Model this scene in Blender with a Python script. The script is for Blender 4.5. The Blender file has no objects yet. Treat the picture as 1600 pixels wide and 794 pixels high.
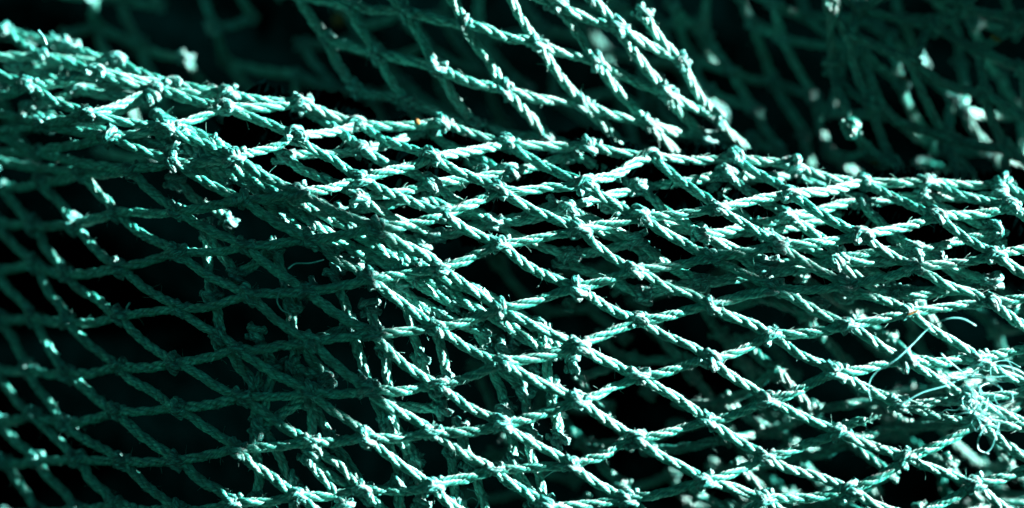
import bpy, math, random
import numpy as np
from mathutils import Vector, Matrix

random.seed(7)
rng = np.random.default_rng(7)
scene = bpy.context.scene
R = math.radians

# ------------------------------------------------------------------ camera
PITCH = R(30)
FOCUS = 0.9
FWD = np.array([0, math.cos(PITCH), -math.sin(PITCH)])
RIGHT = np.array([1.0, 0, 0])
UP = np.array([0, math.sin(PITCH), math.cos(PITCH)])
TARGET = np.array([0, 0, 0.30])
CAM = TARGET - FWD * FOCUS
TANX = 0.16 / 0.9
cam_data = bpy.data.cameras.new('camera')
cam = bpy.data.objects.new('camera', cam_data)
scene.collection.objects.link(cam)
cam.location = CAM
cam.rotation_euler = (math.pi / 2 - PITCH, 0, 0)
cam_data.sensor_width = 36
cam_data.lens = 18 / TANX
cam_data.clip_start = 0.01
cam_data.clip_end = 200
cam_data.dof.use_dof = True
cam_data.dof.focus_distance = FOCUS + 0.004
cam_data.dof.aperture_fstop = 2.8
cam_data.dof.aperture_blades = 8
scene.camera = cam

# ------------------------------------------------------------------ sky and sun
SUN_CAM = np.array([0.92, 0.34, 0.21])              # right, up, towards the camera
SUN = RIGHT * SUN_CAM[0] + UP * SUN_CAM[1] - FWD * SUN_CAM[2]
SUN = SUN / np.linalg.norm(SUN)
world = bpy.data.worlds.new('World')
scene.world = world
world.use_nodes = True
wn = world.node_tree
bg = wn.nodes['Background']
sky = wn.nodes.new('ShaderNodeTexSky')
sky.sky_type = 'NISHITA'
sky.sun_disc = False
sky.sun_elevation = math.asin(SUN[2])
sky.sun_rotation = math.atan2(SUN[0], SUN[1])
tint = wn.nodes.new('ShaderNodeMix'); tint.data_type = 'RGBA'; tint.blend_type = 'MULTIPLY'
tint.inputs['Factor'].default_value = 1.0
tint.inputs['B'].default_value = (0.06, 0.205, 0.112, 1)      # the picture's cool teal grade of the skylight
wn.links.new(sky.outputs[0], tint.inputs['A'])
wn.links.new(tint.outputs['Result'], bg.inputs[0])
bg.inputs[1].default_value = 0.05
sky.air_density = 0.45
sky.dust_density = 0.0
sky.ozone_density = 0.6
sun_data = bpy.data.lights.new('sun', 'SUN')
sun_data.energy = 5.0
sun_data.angle = R(0.5)
sun_data.color = (0.98, 1.0, 0.99)
sun = bpy.data.objects.new('sun', sun_data)
scene.collection.objects.link(sun)
sun.rotation_euler = Vector(SUN).to_track_quat('Z', 'Y').to_euler()
sun.location = (0.8, 0, 1.2)
scene.view_settings.view_transform = 'Standard'
scene.view_settings.look = 'None'
scene.view_settings.gamma = 1
scene.view_settings.exposure = 3.45
scene.cycles.max_bounces = 6
scene.cycles.diffuse_bounces = 3
scene.cycles.glossy_bounces = 2

COL = scene.collection


def px(x, y, d=0.0):
    """world point seen at photo pixel x, y when it lies d metres behind the focus plane"""
    s = FOCUS + d
    return CAM + s * (FWD + RIGHT * (x - 800) / 800 * TANX + UP * (397 - y) / 800 * TANX)


# ------------------------------------------------------------------ materials
def new_mat(name):
    m = bpy.data.materials.new(name)
    m.use_nodes = True
    return m, m.node_tree.nodes, m.node_tree.links, m.node_tree.nodes['Principled BSDF']


def twine_mat(name, dark, mid, pale, rough=0.62, spec=1.0, ior=1.64, bump=0.75, thru=0.0):
    m, n, l, p = new_mat(name)
    uv = n.new('ShaderNodeUVMap')
    info = n.new('ShaderNodeObjectInfo')
    off = n.new('ShaderNodeVectorMath'); off.operation = 'MULTIPLY_ADD'
    l.new(uv.outputs[0], off.inputs[0])
    off.inputs[1].default_value = (1.0, 5.5, 1.0)
    cmb = n.new('ShaderNodeCombineXYZ')
    mul = n.new('ShaderNodeMath'); mul.operation = 'MULTIPLY'; mul.inputs[1].default_value = 60
    l.new(info.outputs['Random'], mul.inputs[0])
    l.new(mul.outputs[0], cmb.inputs[0]); l.new(mul.outputs[0], cmb.inputs[2])
    l.new(cmb.outputs[0], off.inputs[2])
    fib = n.new('ShaderNodeTexNoise'); fib.inputs['Scale'].default_value = 1.3
    fib.inputs['Detail'].default_value = 4; fib.inputs['Roughness'].default_value = 0.65
    l.new(off.outputs[0], fib.inputs['Vector'])
    ramp = n.new('ShaderNodeValToRGB')
    ramp.color_ramp.elements[0].position = 0.34; ramp.color_ramp.elements[0].color = (*dark, 1)
    ramp.color_ramp.elements[1].position = 0.68; ramp.color_ramp.elements[1].color = (*pale, 1)
    e = ramp.color_ramp.elements.new(0.5); e.color = (*mid, 1)
    l.new(fib.outputs['Fac'], ramp.inputs[0])
    # grime in larger patches, fixed to the twine itself
    tc = n.new('ShaderNodeTexCoord')
    g = n.new('ShaderNodeTexNoise'); g.inputs['Scale'].default_value = 260
    g.inputs['Detail'].default_value = 5
    addv = n.new('ShaderNodeVectorMath'); addv.operation = 'ADD'
    l.new(tc.outputs['Object'], addv.inputs[0]); l.new(cmb.outputs[0], addv.inputs[1])
    l.new(addv.outputs[0], g.inputs['Vector'])
    gr = n.new('ShaderNodeMapRange')
    gr.inputs[1].default_value = 0.35; gr.inputs[2].default_value = 0.6
    gr.inputs[3].default_value = 0.62; gr.inputs[4].default_value = 1.0
    l.new(g.outputs['Fac'], gr.inputs[0])
    rv = n.new('ShaderNodeMapRange')
    rv.inputs[3].default_value = 0.8; rv.inputs[4].default_value = 1.12
    l.new(info.outputs['Random'], rv.inputs[0])
    mm = n.new('ShaderNodeMath'); mm.operation = 'MULTIPLY'
    l.new(gr.outputs[0], mm.inputs[0]); l.new(rv.outputs[0], mm.inputs[1])
    sc = n.new('ShaderNodeVectorMath'); sc.operation = 'SCALE'
    l.new(ramp.outputs[0], sc.inputs[0]); l.new(mm.outputs[0], sc.inputs['Scale'])
    l.new(sc.outputs[0], p.inputs['Base Color'])
    b = n.new('ShaderNodeBump'); b.inputs['Strength'].default_value = bump
    b.inputs['Distance'].default_value = 0.0006
    l.new(fib.outputs['Fac'], b.inputs['Height'])
    l.new(b.outputs[0], p.inputs['Normal'])
    p.inputs['Roughness'].default_value = rough
    p.inputs['IOR'].default_value = ior
    p.inputs['Specular IOR Level'].default_value = spec
    p.inputs['Anisotropic'].default_value = 0.8      # sheen of parallel filaments
    p.inputs['Anisotropic Rotation'].default_value = 0.25
    tan = n.new('ShaderNodeTangent'); tan.direction_type = 'UV_MAP'
    l.new(tan.outputs[0], p.inputs['Tangent'])
    if thru:                                          # thin bundles of filament let some light through
        tr = n.new('ShaderNodeBsdfTranslucent')
        l.new(sc.outputs[0], tr.inputs['Color'])
        mix = n.new('ShaderNodeMixShader'); mix.inputs[0].default_value = thru
        l.new(p.outputs[0], mix.inputs[1]); l.new(tr.outputs[0], mix.inputs[2])
        l.new(mix.outputs[0], n['Material Output'].inputs['Surface'])
    return m


M_FRONT = twine_mat('teal_nylon_twine', (0.001, 0.050, 0.038), (0.005, 0.30, 0.218), (0.16, 0.70, 0.60), thru=0.16)
M_KNOT = twine_mat('tight_knotted_twine', (0.0006, 0.018, 0.014), (0.003, 0.13, 0.105), (0.12, 0.60, 0.54), spec=0.65)
M_SHADED = twine_mat('shaded_twine', (0.002, 0.035, 0.027), (0.006, 0.13, 0.098), (0.03, 0.26, 0.21), rough=0.36, spec=0.5)  # darker copy of the teal twine, shade of the back nets in its colour
M_FIBRE = twine_mat('loose_nylon_fibre', (0.04, 0.34, 0.31), (0.10, 0.50, 0.47), (0.22, 0.64, 0.62), bump=0.0)


def plain_mat(name, a, b, scale, rough, bump=0.0):
    m, n, l, p = new_mat(name)
    tc = n.new('ShaderNodeTexCoord')
    t = n.new('ShaderNodeTexNoise'); t.inputs['Scale'].default_value = scale; t.inputs['Detail'].default_value = 6
    l.new(tc.outputs['Object'], t.inputs['Vector'])
    r = n.new('ShaderNodeValToRGB')
    r.color_ramp.elements[0].position = 0.35; r.color_ramp.elements[0].color = (*a, 1)
    r.color_ramp.elements[1].position = 0.7; r.color_ramp.elements[1].color = (*b, 1)
    l.new(t.outputs['Fac'], r.inputs[0]); l.new(r.outputs[0], p.inputs['Base Color'])
    p.inputs['Roughness'].default_value = rough
    p.inputs['Specular IOR Level'].default_value = 0.0 if max(b) < 0.05 else 0.3
    if bump:
        bn = n.new('ShaderNodeBump'); bn.inputs['Strength'].default_value = bump
        bn.inputs['Distance'].default_value = 0.004
        l.new(t.outputs['Fac'], bn.inputs['Height']); l.new(bn.outputs[0], p.inputs['Normal'])
    return m


M_GROUND = plain_mat('shade_black_ground', (0.00001, 0.0003, 0.0003), (0.00005, 0.0006, 0.0006), 40, 0.95, 0.4)  # near-black colour stands in for deep shade behind the nets
M_HEAP = plain_mat('shade_black_netting', (0.00001, 0.0004, 0.0004), (0.00006, 0.0010, 0.0010), 150, 0.95, 0.6)  # shade in the gaps of the pile put into a near-black colour
M_STRAW = plain_mat('dry_straw', (0.05, 0.022, 0.004), (0.20, 0.11, 0.02), 1500, 0.7, 0.2)

# ------------------------------------------------------------------ mesh helpers
TW = 0.0030                                          # twine diameter


def catmull(pts, n):
    pts = np.asarray(pts, float)
    p = np.vstack([2 * pts[0] - pts[1], pts, 2 * pts[-1] - pts[-2]])
    out = []
    seg = len(pts) - 1
    for t in np.linspace(0, seg, n):
        i = min(int(t), seg - 1); f = t - i
        a, b, c, d = p[i], p[i + 1], p[i + 2], p[i + 3]
        out.append(0.5 * ((2 * b) + (-a + c) * f + (2 * a - 5 * b + 4 * c - d) * f * f + (-a + 3 * b - 3 * c + d) * f ** 3))
    return np.array(out)


def frames(path):
    t = np.gradient(path, axis=0)
    t /= np.linalg.norm(t, axis=1)[:, None] + 1e-12
    ref = np.array([0, 0, 1.0]) if abs(t[0][2]) < 0.9 else np.array([0, 1.0, 0])
    nrm = ref - t[0] * ref.dot(t[0]); nrm /= np.linalg.norm(nrm)
    N = [nrm]
    for i in range(1, len(path)):
        v = N[-1] - t[i] * N[-1].dot(t[i])
        N.append(v / (np.linalg.norm(v) + 1e-12))
    N = np.array(N)
    return t, N, np.cross(t, N)


class Build:
    def __init__(self):
        self.v, self.f, self.uv, self.n = [], [], [], 0

    def tube(self, path, rad, circ, v0=0.0, ridges=0, seed=0, twist=0.0, closed_ends=True, ulen=None):
        path = np.asarray(path, float)
        k = len(path)
        rad = np.broadcast_to(np.asarray(rad, float), (k,))
        t, N, B = frames(path)
        s = np.concatenate([[0], np.cumsum(np.linalg.norm(np.diff(path, axis=0), axis=1))])
        th = np.linspace(0, 2 * math.pi, circ, endpoint=False)
        ang = th[None, :] + (twist * s)[:, None]
        rr = rad[:, None] * np.ones((1, circ))
        if ridges:
            rr = rr * (1 + 0.11 * np.cos(ridges * th[None, :] + seed) + 0.045 * np.cos((ridges * 2 + 1) * th[None, :] + 2 * seed))
        V = path[:, None, :] + rr[:, :, None] * (np.cos(ang)[:, :, None] * N[:, None, :] + np.sin(ang)[:, :, None] * B[:, None, :])
        base = self.n
        self.v.append(V.reshape(-1, 3)); self.n += k * circ
        for i in range(k - 1):
            for j in range(circ):
                j2 = (j + 1) % circ
                self.f.append((base + i * circ + j, base + (i + 1) * circ + j, base + (i + 1) * circ + j2, base + i * circ + j2))
                u0, u1 = s[i] / TW, s[i + 1] / TW
                a, b = v0 + j / circ, v0 + (j + 1) / circ
                self.uv += [(u0, a), (u1, a), (u1, b), (u0, b)]
        if closed_ends:
            self.f.append(tuple(base + j for j in range(circ))); self.uv += [(0, v0)] * circ
            o = base + (k - 1) * circ
            self.f.append(tuple(o + circ - 1 - j for j in range(circ))); self.uv += [(s[-1] / TW, v0)] * circ

    def twine(self, path, r, pitch, circ=14, seed=0, phase=0.0, loosen=0.0, ridges=5, ply=0.44):
        """a three-ply twisted twine along a path"""
        path = np.asarray(path, float)
        t, N, B = frames(path)
        s = np.concatenate([[0], np.cumsum(np.linalg.norm(np.diff(path, axis=0), axis=1))])
        lr = np.random.default_rng(seed)
        wob = np.cumsum(lr.normal(0, 0.10, len(path)))
        for q in range(3):
            a = phase + q * 2 * math.pi / 3 + 2 * math.pi * s / pitch + wob
            off = r * (ply + loosen * lr.uniform(0, 0.2)) * (1 + 0.06 * np.sin(s / r * 0.9 + q * 2 + seed))
            c = path + off[:, None] * (np.cos(a)[:, None] * N + np.sin(a)[:, None] * B)
            pr = r * (1.02 - ply) * (1 + 0.07 * np.sin(s / r * 0.6 + q * 1.7 + seed * 1.3))
            self.tube(c, pr, circ, v0=q * 1.37 + seed * 0.31, ridges=ridges, seed=q + seed, twist=-900.0)

    def hair(self, p0, d, length, rad, lr, n=6, curl=0.5):
        d = np.asarray(d, float); d /= np.linalg.norm(d)
        pts = [np.asarray(p0, float)]
        for i in range(n):
            d = d + lr.normal(0, curl / n * 1.5, 3); d /= np.linalg.norm(d)
            pts.append(pts[-1] + d * length / n)
        self.tube(pts, np.linspace(rad, rad * 0.5, len(pts)), 4, v0=lr.uniform(0, 5))

    def mesh(self, name, mat, smooth=True):
        me = bpy.data.meshes.new(name)
        me.from_pydata(np.concatenate(self.v).tolist(), [], self.f)
        uvl = me.uv_layers.new(name='UVMap')
        uvl.data.foreach_set('uv', np.array(self.uv, dtype=np.float32).ravel())
        me.polygons.foreach_set('use_smooth', [smooth] * len(me.polygons))
        me.materials.append(mat)
        me.update()
        return me


def add(name, me, parent=None, matrix=None):
    o = bpy.data.objects.new(name, me)
    COL.objects.link(o)
    if parent is not None:
        o.parent = parent
        matrix = Matrix.Translation(-parent.location) @ (matrix or Matrix())
    if matrix is not None:
        o.matrix_basis = matrix
    return o


def thing(name, loc, label, cat, group=None):
    e = bpy.data.objects.new(name, None)
    e.empty_display_size = 0.02
    COL.objects.link(e)
    e.location = loc
    e['label'] = label; e['category'] = cat
    if group: e['group'] = group
    return e


# ---- twine bars of a few lengths and bends, knots of a few ties
def bar_mesh(length, bend, seed, mat):
    lr = np.random.default_rng(seed)
    n = int(22 + length * 5)
    x = np.linspace(-0.5, 0.5, n)
    L = length * TW
    if bend == 's':
        y = 0.025 * np.sin(2 * math.pi * x); z = 0.02 * np.cos(math.pi * x)
    elif bend == 'k':
        y = 0.02 * np.sin(3.1 * math.pi * x + 1); z = 0.035 * np.cos(math.pi * x) ** 0.7
        y = y - np.linspace(y[0], y[-1], n)
    else:
        z = bend * np.cos(math.pi * x); y = 0.012 * np.sin(2 * math.pi * x + seed)
        y = y - np.linspace(y[0], y[-1], n)
    p = np.stack([x * L, y * L, -z * L], 1)
    b = Build()
    b.twine(p, TW * 0.5, TW * lr.uniform(4.8, 6.8), seed=seed, phase=lr.uniform(0, 6), loosen=lr.uniform(0, 1))
    for _ in range(10):
        i = lr.integers(4, n - 4)
        d = lr.normal(0, 1, 3); d[0] *= 4.0
        r = d.copy(); r[0] = 0; r /= np.linalg.norm(r)
        b.hair(p[i] + r * TW * 0.42, d + r * 0.5, TW * lr.uniform(0.3, 1.2), TW * 0.025, lr, n=5)
    return b.mesh('twine_bar', mat)


def knot_mesh(seed, mat, tuft):
    lr = np.random.default_rng(seed)
    j = lambda: lr.normal(0, 0.045, 3)
    D = TW * 0.78
    bight = [(-1.6, 1.2, 0), (-0.95, 0.85, 0.05), (-0.62, 0.1, 0.15), (-0.45, -0.75, 0.1), (0.05, -1.12, 0.0), (0.5, -0.7, -0.05), (0.62, 0.1, -0.05), (0.95, 0.85, 0), (1.6, 1.2, 0)]
    sheet = [(-1.6, -1.2, 0), (-1.1, -1.0, -0.35), (-0.35, -0.45, -0.75), (0.0, 0.05, -0.1), (-0.15, 0.35, 0.75), (-0.9, 0.65, 0.85), (-1.45, 0.62, 0.0), (-0.8, 0.6, -0.9),
             (0.2, 0.55, -1.0), (1.15, 0.5, -0.7), (1.45, 0.3, 0.15), (0.9, 0.05, 0.95), (0.1, -0.12, 1.2), (-0.55, -0.38, 0.95), (-0.25, -0.75, 0.95), (0.6, -0.95, 0.75), (1.25, -1.1, 0.3), (1.6, -1.2, 0)]
    b = Build()
    pb = catmull([np.array(q) * D + j() * D for q in bight], 56)
    ps = catmull([np.array(q) * D + j() * D for q in sheet], 104)
    b.twine(pb, TW * 0.47, TW * 6.5, circ=12, ply=0.32, seed=seed, phase=lr.uniform(0, 6), ridges=3)
    b.twine(ps, TW * 0.46, TW * 6.0, circ=12, ply=0.32, seed=seed + 50, phase=lr.uniform(0, 6), ridges=3)
    for _ in range(8 + tuft):
        d = lr.normal(0, 1, 3); d /= np.linalg.norm(d)
        o = d * D * np.array([1.25, 1.05, 1.05])
        b.hair(o, d + lr.normal(0, 0.5, 3), TW * lr.uniform(0.15, 0.45), TW * 0.035, lr, n=5, curl=1.4)
    if tuft > 8:                                      # a cut, frayed end sticking out of the tie
        d0 = np.array([lr.normal(), abs(lr.normal()), 1.2]); d0 /= np.linalg.norm(d0)
        for _ in range(22):
            b.hair(d0 * D * 0.8 + lr.normal(0, 0.22, 3) * D, d0 + lr.normal(0, 0.28, 3), TW * lr.uniform(0.5, 1.0), TW * 0.05, lr, n=5, curl=0.6)
    return b.mesh('net_knot', mat)


LENS = [4.6, 6.2, 8.0, 10.5]
BENDS = [0.015, 0.03, 0.06, 's', 'k']
BARS, KNOTS = {}, {}
for mi, m in enumerate((M_FRONT, M_SHADED)):
    nb = BENDS if mi == 0 else [0.04, 0.1, 's']
    BARS[m.name] = [[bar_mesh(L, bd, 10 * i + k + 100 * mi, m) for k, bd in enumerate(nb)] for i, L in enumerate(LENS)]
    KNOTS[m.name] = [knot_mesh(s + 100 * mi, M_KNOT if mi == 0 else m, [0, 4, 14, 0, 10, 2, 18, 0][s % 8]) for s in range(8 if mi == 0 else 4)]


def put_bar(parent, a, b, mat, sagdir=None, thick=1.0, bend=None):
    a, b = np.asarray(a), np.asarray(b)
    d = b - a; L = np.linalg.norm(d)
    if L < 1e-4: return
    q = L / TW
    i = int(np.argmin([abs(math.log(q / l)) for l in LENS]))
    fam = BARS[mat.name][i]
    me = fam[random.randrange(len(fam)) if bend is None else bend]
    X = d / L
    if sagdir is None:
        sagdir = np.array([0, 0, -1.0])
    sd = sagdir + rng.normal(0, 0.45, 3)
    Z = -(sd - X * sd.dot(X)); Z /= np.linalg.norm(Z)
    Y = np.cross(Z, X)
    if random.random() < 0.5:
        X, Y = -X, -Y
    s = L / (LENS[i] * TW)
    t = thick * random.uniform(0.93, 1.07)
    mid = (a + b) / 2
    m = Matrix(((X[0] * s, Y[0] * t, Z[0] * t, mid[0]), (X[1] * s, Y[1] * t, Z[1] * t, mid[1]), (X[2] * s, Y[2] * t, Z[2] * t, mid[2]), (0, 0, 0, 1)))
    return add('twine', me, parent, m)


def put_knot(parent, c, right, up, mat, scale=1.0):
    X = np.asarray(right, float); X /= np.linalg.norm(X)
    Y = np.asarray(up, float); Y = Y - X * Y.dot(X)
    if np.linalg.norm(Y) < 1e-6: Y = UP.copy()
    Y /= np.linalg.norm(Y)
    Z = np.cross(X, Y)
    a = random.gauss(0, 0.3)
    X, Y = X * math.cos(a) + Y * math.sin(a), Y * math.cos(a) - X * math.sin(a)
    k = random.random()
    if k < 0.25: X, Z = -X, -Z
    elif k < 0.5: Y, Z = -Y, -Z
    elif k < 0.7: X, Y = -X, -Y
    tl = random.gauss(0, 0.25)
    Y, Z = Y * math.cos(tl) + Z * math.sin(tl), Z * math.cos(tl) - Y * math.sin(tl)
    s = scale * random.uniform(0.9, 1.12)
    m = Matrix(((X[0] * s, Y[0] * s, Z[0] * s, c[0]), (X[1] * s, Y[1] * s, Z[1] * s, c[1]), (X[2] * s, Y[2] * s, Z[2] * s, c[2]), (0, 0, 0, 1)))
    fam = KNOTS[mat.name]
    return add('knot', fam[random.randrange(len(fam))], parent, m)


def weave(root, lat, mat, skip=(), drop=0.0, thick=1.0, bend=None, knot_scale=0.76, sag=None, dropv=None):
    """lat: {(u, v): world point}; bars run (u,v)-(u+1,v) and (u,v)-(u,v+1)"""
    nbars = 0
    for (u, v), p in lat.items():
        for du, dv in ((1, 0), (0, 1)):
            k = (u + du, v + dv)
            if k in lat and ((u, v), k) not in skip and random.random() >= (drop if du or dropv is None else dropv):
                put_bar(root, p, lat[k], mat, thick=thick, bend=bend, sagdir=sag); nbars += 1
    for (u, v), p in lat.items():
        l = lat.get((u, v - 1)); r = lat.get((u, v + 1)); a = lat.get((u - 1, v)); b = lat.get((u + 1, v))
        if sum(q is not None for q in (l, r, a, b)) == 0: continue
        right = RIGHT * 1e-6
        up = UP * 1e-6
        for q, sx, sy in ((a, -1, 1), (r, 1, 1), (l, -1, -1), (b, 1, -1)):
            if q is not None:
                dd = (q - p) / (np.linalg.norm(q - p) + 1e-9)
                right = right + sx * dd; up = up + sy * dd
        put_knot(root, p, right, up, mat, knot_scale)
    return nbars


# ------------------------------------------------------------------ setting
def grid_mesh(name, fn, nu, nv, mat):
    vs = [tuple(fn(i / nu, j / nv)) for i in range(nu + 1) for j in range(nv + 1)]
    fs = [(i * (nv + 1) + j, (i + 1) * (nv + 1) + j, (i + 1) * (nv + 1) + j + 1, i * (nv + 1) + j + 1) for i in range(nu) for j in range(nv)]
    me = bpy.data.meshes.new(name); me.from_pydata(vs, [], fs); me.materials.append(mat)
    me.polygons.foreach_set('use_smooth', [True] * len(me.polygons)); me.update()
    return me


from mathutils import noise as mnoise
ground = add('ground', grid_mesh('ground', lambda a, b: (-6 + 12 * a, -6 + 14 * b, 0.01 * mnoise.noise((a * 40, b * 40, 0))), 60, 60, M_GROUND))
ground['kind'] = 'structure'


def heap_pt(a, b):
    ph = 2 * math.pi * a; th = math.pi * 0.5 * b
    x = math.cos(ph) * math.cos(th); y = math.sin(ph) * math.cos(th); z = math.sin(th)
    k = 1 + 0.10 * mnoise.noise((x * 4, y * 4, z * 4)) + 0.05 * mnoise.noise((x * 13, y * 13, z * 13)) + 0.02 * mnoise.noise((x * 40, y * 40, z * 40))
    return (0.75 * x * k, 0.30 + 0.19 * y * k, -0.02 + 0.315 * z * k)


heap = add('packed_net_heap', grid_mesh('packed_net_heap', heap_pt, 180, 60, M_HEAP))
heap['label'] = 'mass of packed netting, near-black with painted-in shade, beneath and behind the loose layers'
heap['category'] = 'net heap'

# ------------------------------------------------------------------ the foreground net
FR = {}


def row(v, u0, pts):
    for i, p in enumerate(pts):
        if p: FR[(u0 + i, v)] = p


row(9, -2, [(1568, 286), (1665, 352)])
row(8, -2, [(1450, 285), (1580, 322), (1668, 375)])
row(7, -3, [(1238, 257), (1350, 285), (1463, 337), (1556, 398), (1645, 452)])
row(6, -3, [(1148, 245), (1236, 303), (1347, 368), (1427, 418), (1550, 472), (1640, 530)])
row(5, -4, [(922, 228), (1020, 245), (1123, 325), (1216, 382), (1322, 445), (1421, 487), (1531, 562), (1625, 605)])
row(4, -5, [(690, 192), (793, 225), (915, 288), (1003, 338), (1112, 402), (1207, 450), (1326, 508), (1416, 563), (1515, 622), (1620, 668)])
row(3, -10, [(110, 72), (181, 95), (272, 132), (356, 147), (472, 160), (557, 195), (675, 245), (780, 297), (907, 360), (990, 422), (1113, 477), (1205, 524), (1307, 582), (1405, 630), (1530, 660), (1625, 730)])
row(2, -10, [(8, 48), (68, 88), (150, 112), (245, 140), (353, 168), (463, 212), (567, 281), (695, 335), (783, 382), (903, 450), (999, 500), (1110, 562), (1202, 626), (1313, 675), (1416, 716), (1523, 756), (1610, 815)])
row(1, -9, [(-45, 95), (43, 133), (138, 180), (261, 199), (366, 245), (465, 300), (591, 356), (690, 418), (782, 482), (906, 540), (999, 588), (1107, 658), (1196, 714), (1327, 765), (1420, 812)])
row(0, -8, [(-30, 165), (65, 195), (170, 213), (272, 253), (379, 312), (486, 374), (578, 436), (682, 512), (786, 567), (905, 625), (994, 686), (1102, 752), (1195, 778), (1290, 840)])
row(-1, -7, [(-12, 205), (58, 238), (205, 265), (276, 330), (383, 384), (480, 456), (582, 522), (687, 604), (787, 664), (895, 727), (982, 780), (1085, 850)])
row(-2, -6, [(-60, 232), (128, 270), (180, 333), (278, 394), (390, 460), (486, 533), (575, 610), (677, 676), (773, 733), (855, 795)])
row(-3, -5, [(65, 284), (115, 349), (186, 418), (281, 482), (371, 546), (486, 611), (573, 683), (677, 760), (760, 830)])
row(-4, -5, [(0, 290), (53, 352), (105, 430), (187, 493), (273, 567), (377, 620), (487, 690), (566, 763), (650, 835)])
row(-5, -4, [(-10, 345), (53, 412), (105, 503), (186, 573), (279, 637), (370, 700), (466, 775), (560, 850)])
row(-6, -3, [(-5, 425), (50, 496), (104, 584), (183, 644), (276, 720), (364, 786), (450, 860)])
row(-7, -2, [(0, 500), (45, 576), (104, 664), (190, 720), (280, 797), (360, 865)])
row(-8, -1, [(-8, 580), (50, 648), (120, 716), (178, 787), (260, 865)])
row(-9, 0, [(-2, 660), (58, 718), (118, 795), (175, 870)])
row(-10, 1, [(5, 722), (62, 800), (110, 870)])
row(-11, 2, [(8, 805), (50, 870)])

CX = [-100, 0, 150, 250, 360, 470, 560, 690, 800, 920, 1020, 1150, 1240, 1350, 1450, 1570, 1700]
CY = [60, 75, 95, 130, 145, 158, 190, 192, 220, 226, 240, 245, 255, 280, 282, 285, 300]


def crest(x):
    return float(np.interp(x, CX, CY))


def sstep(a, b, x):
    t = min(1, max(0, (x - a) / (b - a)))
    return t * t * (3 - 2 * t)


def depth(x, y):
    t = y - crest(x)
    d = 0.0
    if t < 140: d += 0.024 * ((140 - t) / 140) ** 2
    d -= 0.006 * sstep(150, 500, t)
    xl = max(0.0, (430 - x) / 430)
    d += 0.043 * xl ** 1.5 * sstep(20, 260, t) + 0.022 * xl ** 2
    return d


lat = {k: px(x, y, depth(x, y) + random.gauss(0, 0.0012)) for k, (x, y) in FR.items()}
front = thing('draped_fishing_net', (0, -0.03, 0.2), 'large teal knotted net draped over the ridge across the whole foreground', 'fishing net')
weave(front, lat, M_FRONT, thick=0.98, knot_scale=0.76, skip={((3, 2), (3, 3))})


def fibre(parent, pts, rad=0.00022, n=40, name='loose_fibre'):
    b = Build()
    c = catmull(pts, n)
    b.tube(c, np.linspace(rad, rad * 0.8, n), 6)
    return add(name, b.mesh(name, M_FIBRE), parent)


def pfib(parent, pix, d=-0.006, **k):
    return fibre(parent, [px(x, y, d + random.gauss(0, 0.001)) for x, y in pix], **k)


# the cut bar at the lower right knot: a short stub with splayed ends
stub_b = Build()
p0 = lat[(3, 2)]; p1 = px(1352, 658, depth(1352, 658) - 0.004)
lr = np.random.default_rng(3)
stub_b.twine(catmull([p0, (p0 + p1) / 2 + UP * 0.0012, p1], 24), TW * 0.47, TW * 4, seed=4)
for _ in range(16):
    stub_b.hair(p1 + lr.normal(0, 0.0005, 3), (p1 - p0) / np.linalg.norm(p1 - p0) + lr.normal(0, 0.25, 3), TW * lr.uniform(0.6, 1.6), TW * 0.05, lr)
add('cut_twine_end', stub_b.mesh('cut_twine_end', M_FRONT), front)

# loose fibres and the frayed tangle at the right
pfib(front, [(1525, 509), (1503, 498), (1478, 499), (1450, 514), (1428, 536), (1400, 562), (1368, 582), (1357, 604), (1361, 627)], -0.012)
pfib(front, [(1405, 634), (1440, 614), (1480, 602), (1520, 582), (1556, 572), (1585, 576), (1612, 592)], -0.012)
pfib(front, [(1470, 552), (1492, 572), (1515, 588), (1545, 590), (1590, 586)], -0.010)
pfib(front, [(1545, 655), (1535, 672), (1528, 690), (1530, 703), (1545, 709)], -0.012)
pfib(front, [(1561, 660), (1556, 680), (1549, 700), (1540, 708)], -0.012)
pfib(front, [(450, 420), (462, 412), (485, 411), (506, 406)], -0.004)
pfib(front, [(437, 455), (433, 470), (440, 484), (452, 490), (457, 496), (452, 500)], -0.004)
pfib(front, [(203, 473), (198, 482), (201, 492), (212, 494)], 0.02, rad=0.0003)
pfib(front, [(730, 764), (745, 770), (748, 785), (738, 798), (722, 792)], 0.005)
pfib(front, [(727, 783), (738, 778), (746, 783)], 0.005)
pfib(front, [(560, 578), (568, 586), (573, 592)], -0.004)
pfib(front, [(60, 48), (68, 58), (73, 70)], 0.022, rad=0.00035)
pfib(front, [(866, 735), (846, 752), (838, 780), (835, 800)], 0.004)
for i in range(19):
    cx, cy = 1538 + rng.normal(0, 27), 622 + rng.normal(0, 19)
    a0 = rng.uniform(0, 6.28); rx, ry = rng.uniform(6, 22), rng.uniform(5, 18)
    pts = []
    turn = rng.uniform(0.5, 1.4) * 6.28
    for t in np.linspace(0, 1, 8):
        a = a0 + turn * t
        pts.append(px(cx + rx * math.cos(a) + 14 * (t - 0.5) + rng.normal(0, 2), cy + ry * math.sin(a) + rng.normal(0, 2), -0.008 + 0.006 * math.sin(a * 0.7) + rng.normal(0, 0.001)))
    fibre(front, pts, rad=rng.uniform(0.00009, 0.00017), n=34)

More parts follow.
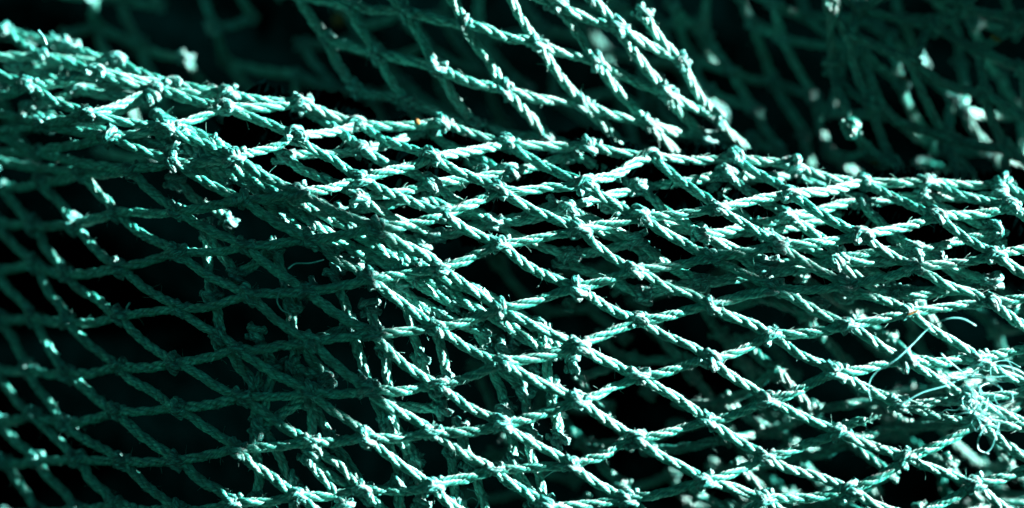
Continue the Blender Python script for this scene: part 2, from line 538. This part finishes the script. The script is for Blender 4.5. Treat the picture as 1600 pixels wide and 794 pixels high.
# ------------------------------------------------------------------ dark twisted core added under the ridge to block sun to the left
cp = []
for x in np.linspace(380, 1780, 40):
    cp.append(px(x, crest(x) + 78 + 10 * math.sin(x / 90), 0.040 + 0.004 * math.sin(x / 60)))
cb = Build()
cb.twine(catmull(cp, 220), 0.0195, 0.13, circ=28, seed=21)
core = add('sun_block_core', cb.mesh('sun_block_core', M_HEAP))
core['label'] = 'near-black twisted roll added beneath the ridge to block the low sun'
core['category'] = 'added sun block'

# ------------------------------------------------------------------ the fold under the foreground net
mid_lat = {}
for (u, v) in FR:
    q = [FR.get((u + a, v + b)) for a in (0, 1) for b in (0, 1)]
    if any(p is None for p in q): continue
    x = sum(p[0] for p in q) / 4 - 8 + random.gauss(0, 11)
    y = sum(p[1] for p in q) / 4 - 3 + random.gauss(0, 7)
    t = y - crest(x)
    lim = 215 if 300 < x < 700 else (190 if x < 1000 else 215)
    if x < 200: lim = 110
    if t < lim and not (300 < x < 800 and -25 < y - (165 + 50 * (x - 255) / 82) < 110):
        mid_lat[(u, v)] = px(x, y, depth(x, y) + 0.0075 + 0.006 * sstep(60, 220, t) + random.gauss(0, 0.003))
fold = thing('folded_net_layer', (0, 0.03, 0.2), 'second fold of teal net showing through the meshes just under the bright ridge', 'fishing net')
weave(fold, mid_lat, M_FRONT, drop=0.12)

# a third, looser turn of net packed under the middle of the ridge
turn_lat = {}
for (u, v) in FR:
    q = [FR.get((u + a, v + b)) for a in (0, 1) for b in (0, 1)]
    if any(p is None for p in q): continue
    w = (0.38, 0.12, 0.38, 0.12)
    x = sum(p[0] * k for p, k in zip(q, w)) + random.gauss(0, 15) + 6
    y = sum(p[1] * k for p, k in zip(q, w)) + random.gauss(0, 9) + 4
    t = y - crest(x)
    if -5 < t < 235 and 480 < x < 1620:
        turn_lat[(u, v)] = px(x, y, depth(x, y) + 0.0135 + random.gauss(0, 0.003))
turn = thing('packed_net_turn', (0.05, 0.03, 0.2), 'loose turn of net packed deepest under the middle of the bright ridge', 'fishing net')
weave(turn, turn_lat, M_FRONT, drop=0.12)

# a gathered strip of net running down to the right underneath: near-parallel strands
low_lat = {}
for u in range(0, 8):
    for v in range(0, 4):
        f = u + (0.5 if v % 2 else 0) + random.gauss(0, 0.08)
        x = 255 + 82 * f - 9 * v + random.gauss(0, 4)
        y = 172 + 48 * f + 15 * v + random.gauss(0, 4) - 0.0 * f
        low_lat[(u, v)] = px(x, y, depth(x, y) + 0.0058 + random.gauss(0, 0.0012))
deep = thing('deep_net_layer', (0, 0.06, 0.2), 'gathered strip of pale sunlit net running diagonally beneath the shaded meshes left of centre', 'fishing net')
weave(deep, low_lat, M_FRONT, drop=0.08, dropv=0.8, thick=1.2, bend=0, knot_scale=0.55)

# ------------------------------------------------------------------ slack net hanging inside the pile
hang_lat = {}
for i in range(0, 14):
    for j in range(0, 8):
        x = 322 + 52 * i + 20 * j + random.gauss(0, 10)
        y = 372 + 14 * i + 80 * j + random.gauss(0, 12) + (36 if i % 2 else 0)
        if y > 850 or x > 900: continue
        hang_lat[(j, i)] = px(x, y, depth(x, y) + 0.0056 + random.gauss(0, 0.0014))
hang = thing('hanging_slack_net', (0, 0.06, 0.2), 'slack out of focus net hanging in steep strands behind the foreground meshes', 'fishing net')
weave(hang, hang_lat, M_FRONT, drop=0.12, dropv=0.55, knot_scale=0.75)

# ------------------------------------------------------------------ net rising behind the ridge
CC = {}
rowsC = {
    -2: (2, [(805, -75), (925, -8), (1005, 20)]),
    -1: (-1, [(560, -70), (690, -40), (785, -25), (870, 7), (965, 43), (1066, 95)]),
    0: (-3, [(462, -12), (545, 8), (634, 18), (728, 38), (840, 68), (931, 96), (1041, 144), (1120, 181)]),
    1: (-3, [(512, 62), (591, 85), (682, 103), (791, 141), (911, 163), (1012, 192), (1106, 217), (1178, 250)]),
    2: (-3, [(556, 140), (635, 160), (742, 195), (856, 217), (978, 240), (1085, 262)]),
    3: (-2, [(690, 235), (800, 275), (910, 300), (1040, 310)]),
}
for r, (q0, pts) in rowsC.items():
    for i, p in enumerate(pts):
        CC[(r, q0 + i)] = p


def depC(x, y):
    return 0.025 + 0.016 * (1 - sstep(480, 760, x)) + 0.012 * sstep(100, 300, y) + 0.018 * sstep(980, 1160, x) * 0.5


latC = {k: px(x, y, depC(x, y) + random.gauss(0, 0.0015)) for k, (x, y) in CC.items()}
back = thing('rising_net', (0.02, 0.04, 0.2), 'sharp open meshes of teal net rising behind the ridge at top centre', 'fishing net')
weave(back, latC, M_FRONT, skip={((-2, 3), (-2, 4))}, thick=1.05)

# ------------------------------------------------------------------ dim net at top right
rowsD = {
    0: (0, [(1262, -45), (1343, 13), (1457, 42), (1530, 78), (1600, 108)]),
    1: (0, [(1300, 10), (1330, 55), (1423, 92), (1537, 147), (1612, 190)]),
    2: (0, [(1300, 105), (1363, 163), (1477, 212), (1573, 234), (1640, 270)]),
    3: (0, [(1330, 200), (1400, 262), (1500, 295), (1590, 310)]),
    -1: (1, [(1420, -30), (1507, 10), (1593, 34), (1660, 60)]),
    -2: (1, [(1450, -80), (1535, -30), (1625, -10)]),
}
latD = {}
for r, (q0, pts) in rowsD.items():
    for i, (x, y) in enumerate(pts):
        latD[(r, q0 + i)] = px(x, y, 0.045 + random.gauss(0, 0.005))
dim = thing('shaded_net', (0.14, 0.1, 0.2), 'dim sagging net in the shade at the top right corner', 'fishing net')
weave(dim, latD, M_SHADED)

# ------------------------------------------------------------------ blurred nets far back
def far_net(name, label, x0, x1, y0, y1, du, dv, d0, dj, drop, mat):
    L = {}
    for i in range(-12, 40):
        for j in range(-12, 40):
            x = x0 + du[0] * i + dv[0] * j + random.gauss(0, 13)
            y = y0 + du[1] * i + dv[1] * j + random.gauss(0, 13)
            if x0 - 80 < x < x1 + 60 and y0 - 60 < y < y1 + 40:
                L[(i, j)] = px(x, y, d0 + random.gauss(0, dj))
    pts = list(L.values())
    t = thing(name, np.mean(pts, axis=0) * np.array([1, 1, 0.7]), label, 'fishing net')
    weave(t, L, mat, drop=drop, knot_scale=0.66)


far_net('far_net', 'heavily blurred dark net behind the ridge at the upper left', -20, 1080, -40, 240, (38, 82), (70, 14), 0.100, 0.014, 0.2, M_FRONT)
far_net('crumpled_far_net', 'blurred crumpled net with bright glints right of the rising meshes', 1090, 1560, -40, 290, (30, 72), (58, 20), 0.072, 0.012, 0.2, M_FRONT)

far_net('loose_inner_net', 'loose half-shaded net just behind the sharp meshes at the right', 960, 1620, 450, 800, (58, 52), (88, -22), 0.033, 0.006, 0.5, M_SHADED)
far_net('shaded_inner_net', 'dark loose net deep inside the pile behind the lower right meshes', 800, 1620, 430, 800, (46, 62), (74, -12), 0.062, 0.012, 0.35, M_SHADED)

# ------------------------------------------------------------------ bits of straw caught in the nets
def straw(x, y, d, L, w, ang, label):
    b = Build()
    c = px(x, y, d)
    a = RIGHT * math.cos(ang) + UP * math.sin(ang)
    pts = catmull([c - a * L / 2, c + FWD * L * 0.06, c + a * L / 2], 9)
    b.tube(pts, w * np.array([0.35, 0.7, 0.9, 1, 1, 1, 0.9, 0.7, 0.3]), 7, ridges=3)
    o = add('straw_fragment', b.mesh('straw_fragment', M_STRAW))
    o['label'] = label; o['category'] = 'straw'; o['group'] = 'bits of dry straw caught in the nets'


straw(528, 31, 0.09, 0.005, 0.0022, 1.2, 'blurred yellow straw bit behind the net at upper left of centre')
straw(1412, 122, 0.05, 0.0030, 0.0004, -0.2, 'small orange straw fleck in the dark gap at top right')
straw(1352, 236, 0.05, 0.0040, 0.00045, -0.1, 'upper of two orange straw flecks just above the ridge at right')
straw(1366, 255, 0.05, 0.0034, 0.0004, 0.1, 'lower of two orange straw flecks just above the ridge at right')
straw(1556, 60, 0.045, 0.0040, 0.0008, -0.5, 'orange straw fleck caught between strands in the top right corner')
straw(652, 190, 0.016, 0.0022, 0.0010, -0.9, 'tiny yellow straw bit stuck on the crest of the ridge')
straw(1426, 489, -0.004, 0.0040, 0.0004, 0.4, 'tiny yellow straw bit on a shaded knot right of centre')

# ------------------------------------------------------------------ unseen shapes added beyond the frame to cast shade on the nets
SHADE = [(395, 292), (450, 326), (498, 353), (543, 394), (577, 427), (550, 451), (533, 474), (561, 502), (562, 533), (537, 556), (520, 597), (499, 648), (465, 686), (413, 730), (377, 698), (338, 706), (307, 743), (262, 750), (197, 778), (182, 607), (224, 402), (320, 285)]
TS = 0.46


def bundle(name, poly, label, dscale=1.0, n=97, thick=1.0, ts=TS):  # added shadow caster, its rim gives the outline of the shadow
    rim = [px(x, y, depth(min(max(x, 0), 1600), y) * dscale if dscale else 0.0) + SUN * ts for x, y in poly]
    cen = np.mean(rim, axis=0)
    bv, bf = [], []
    levels = [(-0.05, 0.0), (-0.045, 0.45), (-0.03, 0.75), (-0.012, 0.95), (0.0, 1.0), (0.014, 0.95), (0.035, 0.7), (0.05, 0.4), (0.055, 0.0)]
    rp = catmull(rim + [rim[0]], n)[:-1]
    rp = rp + np.array([0.0022 * mnoise.noise(Vector(p) * 190) + 0.0015 * mnoise.noise(Vector(p) * 420) for p in rp])[:, None] * UP[None, :]
    m = n - 1
    for h, k in levels:
        for p in rp:
            q = cen + (p - cen) * k
            q = q + SUN * (h * thick + 0.012 * mnoise.noise(Vector(q) * 60) * (k > 0))
            bv.append(tuple(q))
    for i in range(len(levels) - 1):
        for j in range(m):
            bf.append((i * m + j, i * m + (j + 1) % m, (i + 1) * m + (j + 1) % m, (i + 1) * m + j))
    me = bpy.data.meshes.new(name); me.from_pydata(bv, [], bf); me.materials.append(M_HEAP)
    me.polygons.foreach_set('use_smooth', [True] * len(me.polygons)); me.update()
    o = add(name, me)
    o['label'] = label; o['category'] = 'added shadow caster'
    return o


bundle('left_shade_caster', SHADE, 'unseen bundle added out of frame to shade the left of the pile', dscale=0, thick=0.5)  # added only to shade the left meshes
bundle('centre_shade_caster', [(955, 392), (1060, 372), (1130, 385), (1240, 412), (1330, 425), (1460, 405), (1475, 438), (1345, 472), (1290, 510), (1200, 478), (1100, 498), (1050, 470), (990, 440)],
       'slim unseen roll added out of frame to shade the meshes right of centre', dscale=0, thick=0.4, ts=0.48)  # added to cast a band of shade right of centre
bundle('right_shade_caster', [(2117, -43), (2137, -263), (2217, -373), (2377, -403), (2787, -453), (3017, -283), (2867, 27), (2617, -3), (2227, -33)],
       'unseen bundle added farthest right out of frame to shade the top right net', dscale=0, thick=0.6, ts=0.40)  # added to keep the top right net dim


def shade_curtain(name, x0, x1, y0, y1, step, layers, rad, label, ts):
    """an unseen net added to dapple the sun, as coarse strands in loose layers"""
    b = Build()
    for L in range(layers):
        P = {}
        nx, ny = int((x1 - x0) / step), int((y1 - y0) / step)
        for i in range(nx + 1):
            for j in range(ny + 1):
                x = x0 + step * (i + 0.5 * (j % 2)) + random.gauss(0, step * 0.2) + L * step * 0.37
                y = y0 + step * j + random.gauss(0, step * 0.2) + L * step * 0.21
                P[(i, j)] = px(x, y, 0) + SUN * (ts + 0.02 * L)
        for (i, j), p in P.items():
            for k in ((i + (j % 2), j + 1), (i - 1 + (j % 2), j + 1)):
                if k in P: b.tube([p, (p + P[k]) / 2 + rng.normal(0, 0.0006, 3), P[k]], rad, 5)
    o = add(name, b.mesh(name, M_SHADED))
    o['label'] = label; o['category'] = 'fishing net'


shade_curtain('dapple_caster_net', 2000, 3600, -1050, -430, 74, 2, 0.0016, 'unseen net added out of frame above the pile to dapple the far nets', 0.40)  # added to break up the sun on the far nets
